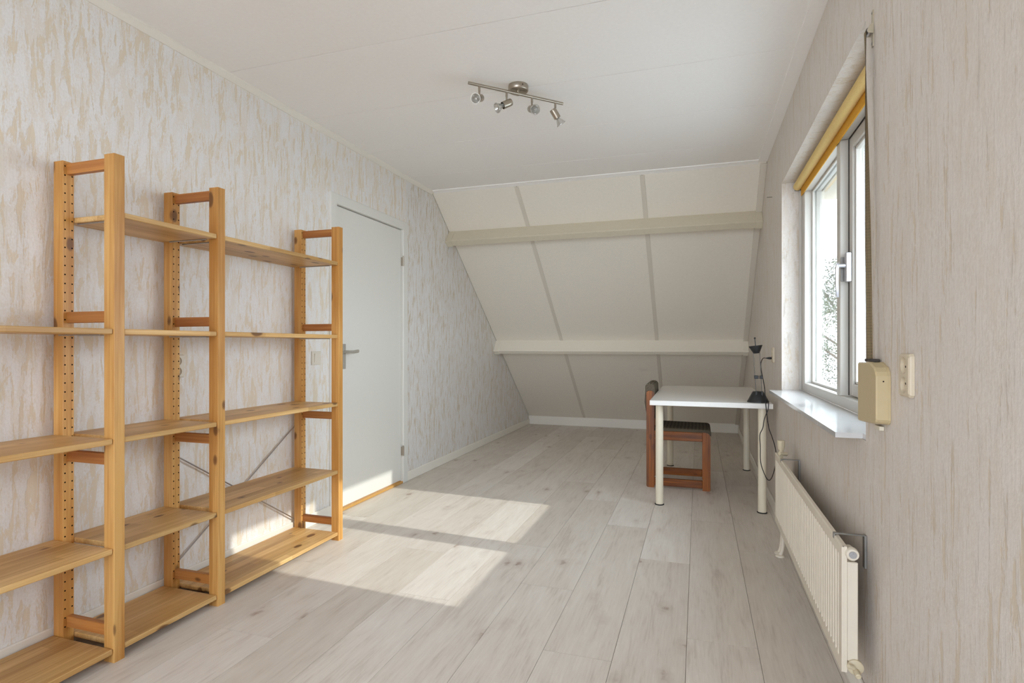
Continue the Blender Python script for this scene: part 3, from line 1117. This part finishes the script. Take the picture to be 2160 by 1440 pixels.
pm = post_mesh()
rm = mesh('rail', MB().box(-0.1000, 0.1000, -0.010, 0.010, -0.0195, 0.0195, 0.0015), 'pine_rail', (0, 0, 0))
rail_z = (1.704, 1.177, 0.686, 0.0985)
for y0 in UY:
    up = empty('upright', (-2.03, y0 + PT / 2, 0), unit)
    for xc, rz in (((BX0 + BX1) / 2, 0), ((PX0 + PX1) / 2, PI)):
        o = link(bpy.data.objects.new('post', pm))
        o.parent = up
        o.location = Vector((xc, y0 + PT / 2, 0)) - Vector((-2.03, y0 + PT / 2, 0))
        o.rotation_euler = (0, 0, rz)
    for z in rail_z:
        o = link(bpy.data.objects.new('rail', rm))
        o.parent = up
        o.location = (0, 0.003, z)
ztops = (0.048, 0.388, 0.761, 1.135, 1.537)


def shelf_mesh(L):
    return mesh('shelf', MB().box(-0.146, 0.146, -L / 2, L / 2, -0.019, 0.0, 0.0025), 'pine_shelf', (0, 0, 0))


rod_m = mesh('support_rod', MB().box(-0.100, 0.100, -0.003, 0.003, -0.0235, -0.0192, 0.001), 'grey_metal', (0, 0, 0))
for i in range(3):
    ya, yb = UY[i] + PT + 0.001, UY[i + 1] - 0.001
    sm_ = shelf_mesh(yb - ya)
    for j, z in enumerate(ztops):
        if i == 0 and j == 4:
            continue
        o = link(bpy.data.objects.new('shelf', sm_))
        o.parent = unit
        o.location = Vector((-2.032, (ya + yb) / 2, z)) - WLOC[unit.name]
        for yr in (-(yb - ya) / 2 + 0.012, (yb - ya) / 2 - 0.012):
            r = link(bpy.data.objects.new('support_rod', rod_m))
            r.parent = o
            r.location = (0.002, yr, 0)
for i, (za, zb) in enumerate(((0.625, 0.080), (0.080, 0.625))):
    dx = 0.004 * i
    m = MB().tube([(-2.1825 - dx, 1.845, za), (-2.1825 - dx, 2.68, zb)], 0.0032, 8)
    for y, z in ((1.845, za), (2.68, zb)):
        m.cyl((-2.1785, y, z), (-2.187, y, z), 0.006, n=10)
    obj('cross_brace', m, 'grey_metal', unit)

# ------------------------------------------------------------------ desk
DKZ = 0.711
desk = tag(empty('desk', (0.07, 4.58, 0)), 'white rectangular desk on round cream legs against the right wall', 'desk')
DX0, DX1, DKY0, DKY1 = -0.307, 0.443, 3.85, 5.31
m = MB().box(DX0, DX1, DKY0, DKY1, DKZ - 0.032, DKZ, 0.0015)
obj('tabletop', m, 'desk_top', desk, sm=False)
for x, y in ((-0.250, 3.945), (0.390, 3.955), (-0.238, 5.245), (0.395, 5.255)):
    m = MB().lathe([(0.0255, 0.006), (0.0255, 0.30), (0.0255, DKZ - 0.040)], (x, y, 0), n=24)
    lg = obj('leg', m, 'desk_leg', desk, (x, y, 0))
    m = MB().lathe([(0.029, 0.0), (0.031, 0.002), (0.031, 0.0045), (0.027, 0.0065)], (x, y, 0), n=24)
    obj('foot', m, 'black_rubber', lg, (x, y, 0))
    m = MB().lathe([(0.030, DKZ - 0.040), (0.046, DKZ - 0.035), (0.046, DKZ - 0.0322)], (x, y, 0), n=24)
    obj('mounting_plate', m, 'grey_metal', lg, (x, y, 0))

# ------------------------------------------------------------------ chair under the desk
ch = tag(empty('chair', (-0.14, 4.615, 0)), 'brown wooden sled-base chair with zigzag fabric seat pushed under the desk', 'chair')
CY = ((4.40, 4.432), (4.798, 4.83))


def rounded(pts, r, seg=5):
    """round the corners of a closed polygon given as (x, z, round?)"""
    out = []
    n = len(pts)
    for i in range(n):
        p, a, c = Vector(pts[i][:2]), Vector(pts[i - 1][:2]), Vector(pts[(i + 1) % n][:2])
        rr = pts[i][2]
        if rr <= 0:
            out.append(tuple(p))
            continue
        d1, d2 = (a - p).normalized(), (c - p).normalized()
        for k in range(seg + 1):
            t = k / seg
            q1, q2 = p + d1 * rr, p + d2 * rr
            out.append(tuple((1 - t) ** 2 * q1 + 2 * t * (1 - t) * p + t ** 2 * q2))
    return out


for ya, yb in CY:
    pl = rounded([(-0.375, 0.0, 0.018), (-0.316, 0.0, 0.012), (-0.316, 0.69, 0.0), (-0.318, 0.732, 0.0275), (-0.376, 0.732, 0.0275)], 0)
    m = MB().prism(pl, 'y', ya, yb)
    obj('back_post', m, 'chair_wood_z', ch, (-0.345, ya, 0), sm=False)
    pl = rounded([(0.030, 0.0, 0.0), (0.086, 0.0, 0.015), (0.086, 0.432, 0.045), (0.030, 0.432, 0.0)], 0)
    m = MB().prism(pl, 'y', ya, yb)
    obj('front_post', m, 'chair_wood_z', ch, (0.06, ya, 0), sm=False)
    m = MB().box(-0.316, 0.030, ya + 0.002, yb - 0.002, 0.362, 0.430, 0.003)
    obj('seat_rail', m, 'chair_wood_x', ch, (-0.14, ya, 0.4), sm=False)
    m = MB().box(-0.316, 0.030, ya + 0.002, yb - 0.002, 0.016, 0.073, 0.003)
    obj('floor_rail', m, 'chair_wood_x', ch, (-0.14, ya, 0.05), sm=False)
m = MB().box(-0.360, -0.335, 4.432, 4.798, 0.35, 0.42, 0.003)
obj('cross_rail', m, 'chair_wood_z', ch, sm=False)


def cushion(poly, y0, y1, r=0.012):
    m = MB()
    rings = []
    cx = sum(p[0] for p in poly) / len(poly)
    cz = sum(p[1] for p in poly) / len(poly)
    for k in range(5):
        a = k / 4 * PI / 2
        s_ = 1 - 0.10 * (1 - math.sin(a))
        rings.append([(cx + (x - cx) * s_, y0 + r * (1 - math.cos(a)) * 0 + r * (k / 4) ** 1.5, cz + (z - cz) * (s_ if len(poly) < 6 else 1 - 0.25 * (1 - math.sin(a)))) for x, z in poly])
    rings2 = [[(x, y1 - (y - y0), z) for x, y, z in r_] for r_ in rings[::-1]]
    m.loft(rings + rings2)
    return m


seat_p = rounded([(-0.314, 0.395, 0.01), (0.030, 0.395, 0.0), (0.030, 0.425, 0.0), (0.090, 0.405, 0.0), (0.090, 0.452, 0.028), (-0.314, 0.458, 0.012)], 0)
m = cushion(seat_p, 4.406, 4.602, 0.014)
for v in cushion(seat_p, 4.628, 4.824, 0.014).v[:0]:
    pass
m2 = cushion(seat_p, 4.596, 4.824, 0.014)
o_ = len(m.v)
m.v += m2.v
m.f += [tuple(i + o_ for i in f) for f in m2.f]
m.mi += m2.mi
obj('seat_cushion', m, 'fabric', ch, (-0.14, 4.6, 0.43))
back_p = rounded([(-0.372, 0.50, 0.015), (-0.318, 0.50, 0.015), (-0.311, 0.62, 0.0), (-0.318, 0.788, 0.032), (-0.384, 0.788, 0.032), (-0.392, 0.64, 0.0)], 0)
m = cushion(back_p, 4.434, 4.608, 0.012)
m2 = cushion(back_p, 4.612, 4.796, 0.012)
o_ = len(m.v)
m.v += m2.v
m.f += [tuple(i + o_ for i in f) for f in m2.f]
m.mi += m2.mi
# padded caps wrapped over the tops of the two posts
cap_p = rounded([(-0.384, 0.69, 0.01), (-0.312, 0.69, 0.01), (-0.314, 0.786, 0.034), (-0.386, 0.786, 0.034)], 0)
for ya, yb in ((4.408, 4.45), (4.78, 4.822)):
    m2 = cushion(cap_p, ya, yb, 0.006)
    o_ = len(m.v)
    m.v += m2.v
    m.f += [tuple(i + o_ for i in f) for f in m2.f]
    m.mi += m2.mi
obj('back_cushion', m, 'fabric', ch, (-0.345, 4.6, 0.65))

# ------------------------------------------------------------------ desk lamp
lx, ly = 0.366, 3.955
lamp = tag(empty('desk_lamp', (lx, ly, DKZ)), 'slim black desk lamp with cone head standing on the white desk', 'lamp')
m = MB().lathe([(0.066, 0.0), (0.0665, 0.004), (0.064, 0.008), (0.034, 0.066), (0.030, 0.069)], (lx, ly, DKZ), n=28)
base = obj('base', m, 'dark_plastic', lamp)
for dx in (-0.014, 0.020):
    m = MB().box(lx + dx - 0.006, lx + dx + 0.006, ly - 0.040, ly - 0.016, DKZ + 0.044, DKZ + 0.072, 0.002)
    obj('rod_holder', m, 'dark_plastic', base)
hd = Vector((lx - 0.012, ly - 0.028, DKZ + 0.318))
tilt = Vector((-0.13, 0.0, 1)).normalized()
for a_, b_ in ((-0.014, -0.019), (0.020, 0.019)):
    m = MB().tube([(lx + a_, ly - 0.028, DKZ + 0.060), (hd.x + b_, hd.y, hd.z)], 0.0021, 8)
    obj('rod', m, 'lamp_rod', lamp)
cz_ = DKZ + 0.162
m = MB()
m.box(lx - 0.026, lx - 0.003, ly - 0.034, ly - 0.022, cz_ - 0.011, cz_ + 0.011, 0.002)
m.box(lx + 0.009, lx + 0.026, ly - 0.034, ly - 0.022, cz_ - 0.011, cz_ + 0.011, 0.002)
m.box(lx - 0.003, lx + 0.009, ly - 0.033, ly - 0.023, cz_ + 0.003, cz_ + 0.008, 0.001)
m.box(lx - 0.003, lx + 0.009, ly - 0.033, ly - 0.023, cz_ - 0.008, cz_ - 0.003, 0.001)
obj('rod_clip', m, 'dark_plastic', lamp)
m = MB().lathe([(0.018, -0.004), (0.020, 0.0), (0.041, 0.043), (0.0415, 0.046), (0.036, 0.044), (0.016, 0.010)], hd, tilt, 28)
head = obj('lamp_head', m, 'dark_plastic', lamp)
kn = hd + tilt * 0.094 + Vector((0.002, 0, 0))
m = MB().tube([hd + tilt * 0.012, hd + tilt * 0.05, kn], 0.0028, 8)
m.lathe([(0.0015, -0.0062), (0.0048, -0.004), (0.0062, 0), (0.0048, 0.004), (0.0015, 0.0062)], kn, tilt, 14)
obj('knob', m, 'dark_plastic', head)


def spline(pts, k=8):
    P = [Vector(p) for p in pts]
    P = [P[0] * 2 - P[1]] + P + [P[-1] * 2 - P[-2]]
    out = []
    for i in range(1, len(P) - 2):
        for j in range(k):
            t = j / k
            a, b_, c_, d_ = P[i - 1], P[i], P[i + 1], P[i + 2]
            out.append(0.5 * ((2 * b_) + (c_ - a) * t + (2 * a - 5 * b_ + 4 * c_ - d_) * t ** 2 + (3 * b_ - a - 3 * c_ + d_) * t ** 3))
    out.append(P[-2])
    return out


# cord: plug - arc - down the desk's front edge - loop - behind the radiator - back up to the base
cord_pts = [(XR - 0.046, 4.06, 0.992), (0.405, 4.055, 0.990), (0.388, 4.02, 0.955), (0.388, 3.96, 0.90), (0.397, 3.90, 0.82), (0.3985, 3.856, 0.745), (0.400, 3.843, 0.718),
            (0.400, 3.838, 0.70), (0.408, 3.835, 0.62), (0.417, 3.832, 0.56), (0.432, 3.83, 0.515), (0.446, 3.80, 0.46), (0.450, 3.76, 0.40),
            (0.444, 3.79, 0.32), (0.432, 3.832, 0.255), (0.418, 3.85, 0.235), (0.398, 3.85, 0.26), (0.372, 3.85, 0.34), (0.369, 3.85, 0.44), (0.366, 3.845, 0.515),
            (0.382, 3.840, 0.56), (0.392, 3.838, 0.62), (0.411, 3.838, 0.675), (0.416, 3.842, 0.714), (0.415, 3.856, 0.7185), (0.412, 3.88, 0.7165), (0.400, 3.905, 0.722)]
m = MB().tube(spline(cord_pts, 8), 0.0026, 8)
cord = obj('power_cord', m, 'cord', lamp)
m = MB().lathe([(0.004, 0), (0.0065, 0.012), (0.008, 0.016), (0.008, 0.030), (0.006, 0.0325)], (XR - 0.0465, 4.06, 0.992), (1, 0, 0), 14)
obj('plug', m, 'dark_plastic', cord)

# ------------------------------------------------------------------ radiator
RX, RY0, RY1, RZB, RZT = 0.386, 1.815, 3.28, 0.150, 0.510
rad = tag(empty('radiator', (0.43, 2.55, RZB)), 'cream ribbed panel radiator on the right wall under the window', 'radiator')
# fluted front panel: profile along y
prof = []
pitch = 0.0333
nfl = int((RY1 - RY0 - 0.05) / pitch)
y = RY0 + ((RY1 - RY0) - nfl * pitch) / 2
prof += [(RY0, -0.006), (y - 0.003, -0.006), (y + 0.002, 0.0)]
for i in range(nfl):
    y0_ = y + i * pitch
    prof += [(y0_ + 0.007, 0.0), (y0_ + 0.011, -0.006), (y0_ + 0.022, -0.006), (y0_ + 0.026, 0.0)]
prof += [(RY1 - (y - RY0) - 0.002, 0.0), (RY1 - (y - RY0) + 0.003, -0.006), (RY1, -0.006)]
m = MB()
zs = [(RZB + 0.002, 0.0, 0.006), (RZB, 0.0, 0.0), (RZB + 0.032, 0.0, 0.0), (RZB + 0.040, 1.0, 0.0), (RZT - 0.040, 1.0, 0.0), (RZT - 0.032, 0.0, 0.0), (RZT - 0.004, 0.0, 0.0), (RZT, 0.0, 0.004), (RZT, 0.0, 0.014)]
rows = []
for z, k_, dx in zs:
    rows.append([(RX + dx - d * k_ * -1.0 * -1.0, yy, z) for yy, d in prof])
n_ = len(prof)
# grooves pressed in (towards +x), flats proud
rows = [[(RX + dx + (0.006 + d) * k_, yy, z) for yy, d in prof] for z, k_, dx in zs]
vs_ = [p for r in rows for p in r]
fs_ = []
for i in range(len(rows) - 1):
    for j in range(n_ - 1):
        fs_.append((i * n_ + j, i * n_ + j + 1, (i + 1) * n_ + j + 1, (i + 1) * n_ + j))
m.add(vs_, fs_)
m.box(RX + 0.0065, RX + 0.014, RY0 + 0.0002, RY1 - 0.0002, RZB + 0.003, RZT - 0.001)
m.box(RX + 0.0002, RX + 0.0064, RY0 + 0.0002, RY0 + 0.004, RZB + 0.003, RZT - 0.003)
obj('front_panel', m, 'radiator', rad, sm=False, normals=True)
m = MB()
for i in range(70):
    yy = RY0 + 0.03 + i * 0.0203
    m.box(RX + 0.0145, RX + 0.0400, yy, yy + 0.0012, RZB + 0.03, RZT - 0.045)
fin = obj('convector_fins', m, 'radiator', rad, sm=False)
fin['kind'] = 'stuff'
m = MB().box(RX + 0.0142, RX + 0.0420, RY0 + 0.002, RY0 + 0.012, RZB + 0.035, RZT - 0.045, 0.002)
obj('side_cover', m, 'radiator', rad, sm=False)
m = MB().box(RX + 0.0142, RX + 0.0420, RY1 - 0.012, RY1 - 0.002, RZB + 0.035, RZT - 0.045, 0.002)
obj('side_cover', m, 'radiator', rad, sm=False)
# plug at the near top corner, drain valve at the near bottom corner
m = MB().lathe([(0.012, 0.05), (0.015, 0.02), (0.0175, 0.016), (0.0175, 0.0), (0.0155, -0.003), (0.0155, -0.004)], (0.412, RY0 - 0.006, RZT - 0.020), (0, 1, 0), 20)
pg = obj('corner_plug', m, 'radiator', rad)
m = MB().lathe([(0.010, 0), (0.010, 0.002), (0.005, 0.002), (0.0045, -0.002)], (0.412, RY0 - 0.0125, RZT - 0.020), (0, 1, 0), 16)
obj('bleed_screw', m, 'grey_metal', pg)
m = MB().lathe([(0.013, 0.045), (0.016, 0.016), (0.021, 0.013), (0.021, 0.0), (0.017, -0.003)], (0.420, RY0 - 0.004, RZB + 0.022), (0, 1, 0), 20)
vl = obj('drain_valve', m, 'valve', rad)
m = MB().lathe([(0.007, 0.012), (0.008, 0), (0.008, -0.018), (0.006, -0.020)], (0.420, RY0 - 0.010, RZB + 0.014), (-0.1, 1, 0.25), 14)
m.lathe([(0.006, 0.0), (0.006, 0.02), (0.0045, 0.022)], (0.412, RY0 - 0.018, RZB + 0.028), (-0.6, -0.5, 0.35), 12)
m.lathe([(0.0035, 0.0), (0.0035, 0.002)], (0.4215, RY0 - 0.029, RZB + 0.009), (0, -1, 0), 10)
obj('hose_tail', m, 'valve', vl)
# wall brackets
for yb_ in (RY0 + 0.10, RY1 - 0.22):
    m = MB()
    m.box(RX + 0.002, XR - 0.006, yb_ - 0.007, yb_ + 0.007, RZT + 0.004, RZT + 0.0075, 0.001)
    m.box(RX - 0.001, RX + 0.003, yb_ - 0.007, yb_ + 0.007, RZT - 0.010, RZT + 0.0075, 0.001)
    m.box(XR - 0.0075, XR - 0.0005, yb_ - 0.010, yb_ + 0.010, RZT - 0.09, RZT + 0.0075, 0.001)
    obj('wall_bracket', m, 'backplate', rad)
# thermostat at the far end
m = MB().lathe([(0.013, 0), (0.0145, 0.004), (0.0145, 0.010), (0.0165, 0.013), (0.0185, 0.044), (0.0165, 0.0475)], (0.405, RY1 - 0.085, RZT + 0.030), (0.0, 0.0, 1), 8)
th = obj('thermostat', m, 'valve', rad, sm=False)
m = MB().cyl((0.405, RY1 - 0.085, RZT - 0.010), (0.405, RY1 - 0.085, RZT + 0.031), 0.009, n=14)
m.cyl((0.396, RY1 - 0.095, RZT + 0.012), (0.432, RY1 - 0.070, RZT + 0.006), 0.010, n=14)
obj('valve_body', m, 'valve', th)
# supply pipes with floor rosettes at the far end
for dy in (0.0, 0.045):
    m = MB().tube(spline([(0.415, RY1 - 0.115 + dy, RZB + 0.03), (0.412, RY1 - 0.115 + dy, 0.10), (0.406, RY1 - 0.115 + dy, 0.035), (0.396, RY1 - 0.115 + dy, 0.004)], 6), 0.0085, 12)
    pp = obj('supply_pipe', m, 'radiator', rad)
    m = MB().lathe([(0.022, 0.0), (0.021, 0.005), (0.010, 0.011)], (0.396, RY1 - 0.115 + dy, 0.0002), (0, 0, 1), 18)
    obj('pipe_rosette', m, 'radiator', pp)

# ------------------------------------------------------------------ ceiling spot bar
A = Vector((-1.072, 2.566, 2.366))
B = Vector((-0.687, 2.946, 2.366))
D = (B - A).normalized()
C0 = (A + B) / 2 + Vector((0.0, 0.012, 0))
fx = tag(empty('ceiling_spotlight', (C0.x, C0.y, ZC)), 'brushed nickel ceiling bar with four swivelling spots', 'lamp')
m = MB().lathe([(0.051, 0.0005), (0.052, 0.006), (0.052, 0.026), (0.049, 0.030), (0.046, 0.031)], (C0.x, C0.y, ZC), (0, 0, -1), 32)
bs = obj('base_disc', m, 'steel', fx)
m = MB().cyl((C0.x + 0.035, C0.y - 0.038, ZC - 0.014), (C0.x + 0.037, C0.y - 0.040, ZC - 0.014), 0.003, n=10)
obj('set_screw', m, 'dark_gap', bs)
m = MB().cyl(A, B, 0.0075, n=16)
m.cyl((C0.x, C0.y - 0.006, ZC - 0.029), (C0.x, C0.y - 0.006, 2.360), 0.009, n=14)
obj('bar', m, 'steel', fx)
camp = Vector((0, 0, 1.08))
aims = [Vector((0.04, -0.95, -0.42)), Vector((-0.61, -0.53, -0.45)), Vector((0.52, -0.79, -0.41)), Vector((0.42, 0.35, -0.75))]
for fr_, aim in zip((0.107, 0.385, 0.655, 0.915), aims):
    aim = aim.normalized()
    p = A + (B - A) * fr_
    jo = p + Vector((0, 0, -0.048))
    m = MB().cyl(p + Vector((0, 0, -0.004)), p + Vector((0, 0, -0.030)), 0.0058, n=12)
    m.cyl(p + Vector((0, 0, -0.031)), jo, 0.0050, n=12)
    m.lathe([(0.002, -0.006), (0.0055, -0.003), (0.0062, 0), (0.0055, 0.003), (0.002, 0.006)], jo, (0, 0, 1), 12)
    spot = obj('spot', m, 'steel', fx)
    body_c = jo + Vector((0, 0, -0.016)) - aim * 0.012
    m = MB().lathe([(0.0165, -0.016), (0.0180, -0.014), (0.0185, 0.0), (0.0185, 0.036), (0.0170, 0.036), (0.0165, 0.018)], body_c, aim, 22)
    obj('spot_shell', m, 'steel', spot)
    m = MB().lathe([(0.0095, 0.020), (0.0105, 0.042), (0.0140, 0.048), (0.0225, 0.066), (0.0255, 0.070), (0.0255, 0.0735), (0.0220, 0.0735), (0.0150, 0.060), (0.006, 0.054)], body_c, aim, 26)
    m.lathe([(0.0045, 0.054), (0.0055, 0.060), (0.003, 0.066)], body_c, aim, 12)
    obj('bulb', m, 'bulb_glass', spot)

# ------------------------------------------------------------------ outside
m = MB().box(-30, 40, -30, 50, -3.0, -2.8)
struct(obj('ground', m, 'bounce_ground', sm=False), 'ground outside, toned pale to bounce light onto the ceiling', 'ground')


def tree(x, y, h, r, seed, label, nleaf=16000):
    rr = random.Random(seed)
    t = tag(empty('tree', (x, y, -2.8)), label, 'tree', 'trees outside the window')
    m = MB()
    m.tube([(x, y, -2.8), (x + 0.05, y, -1.4), (x - 0.04, y + 0.05, 0.0), (x, y, h - 2.8 - 0.8)], 0.09, 8)
    for k_ in range(12):
        z = -1.2 + (h - 2.0) * k_ / 12
        a = rr.uniform(0, 2 * PI)
        L = r * rr.uniform(0.5, 0.9)
        m.tube([(x, y, z), (x + math.cos(a) * L * 0.5, y + math.sin(a) * L * 0.5, z + 0.35), (x + math.cos(a) * L, y + math.sin(a) * L, z + 0.8)], 0.025, 5)
    obj('trunk', m, 'bark', t)
    m = MB()
    clumps = []
    for k_ in range(70):
        a, u = rr.uniform(0, 2 * PI), rr.random()
        z = -1.5 + (h - 1.35) * u
        rad_ = r * math.sin(PI * min(0.97, 0.18 + 0.78 * u)) * rr.uniform(0.35, 1.0)
        clumps.append((x + math.cos(a) * rad_, y + math.sin(a) * rad_, z, rr.uniform(0.28, 0.55)))
    for k_ in range(nleaf):
        cx_, cy_, cz2, cr = rr.choice(clumps)
        dv = Vector((rr.gauss(0, 1), rr.gauss(0, 1), rr.gauss(0, 1))).normalized() * cr * rr.random() ** 0.4
        p = Vector((cx_, cy_, cz2)) + dv
        u_ = Vector((rr.gauss(0, 1), rr.gauss(0, 1), rr.gauss(0, 1))).normalized()
        w_ = u_.orthogonal().normalized()
        s_ = rr.uniform(0.018, 0.036)
        m.add([p - u_ * s_, p + w_ * s_ * 0.55, p + u_ * s_, p - w_ * s_ * 0.55], [(0, 1, 2, 3)])
    f = obj('foliage', m, 'leaf', t, sm=False, normals=False)
    f['kind'] = 'stuff'


tree(3.0, 13.6, 5.7, 1.5, 5, 'bushy green tree outside, seen through the fixed window pane')
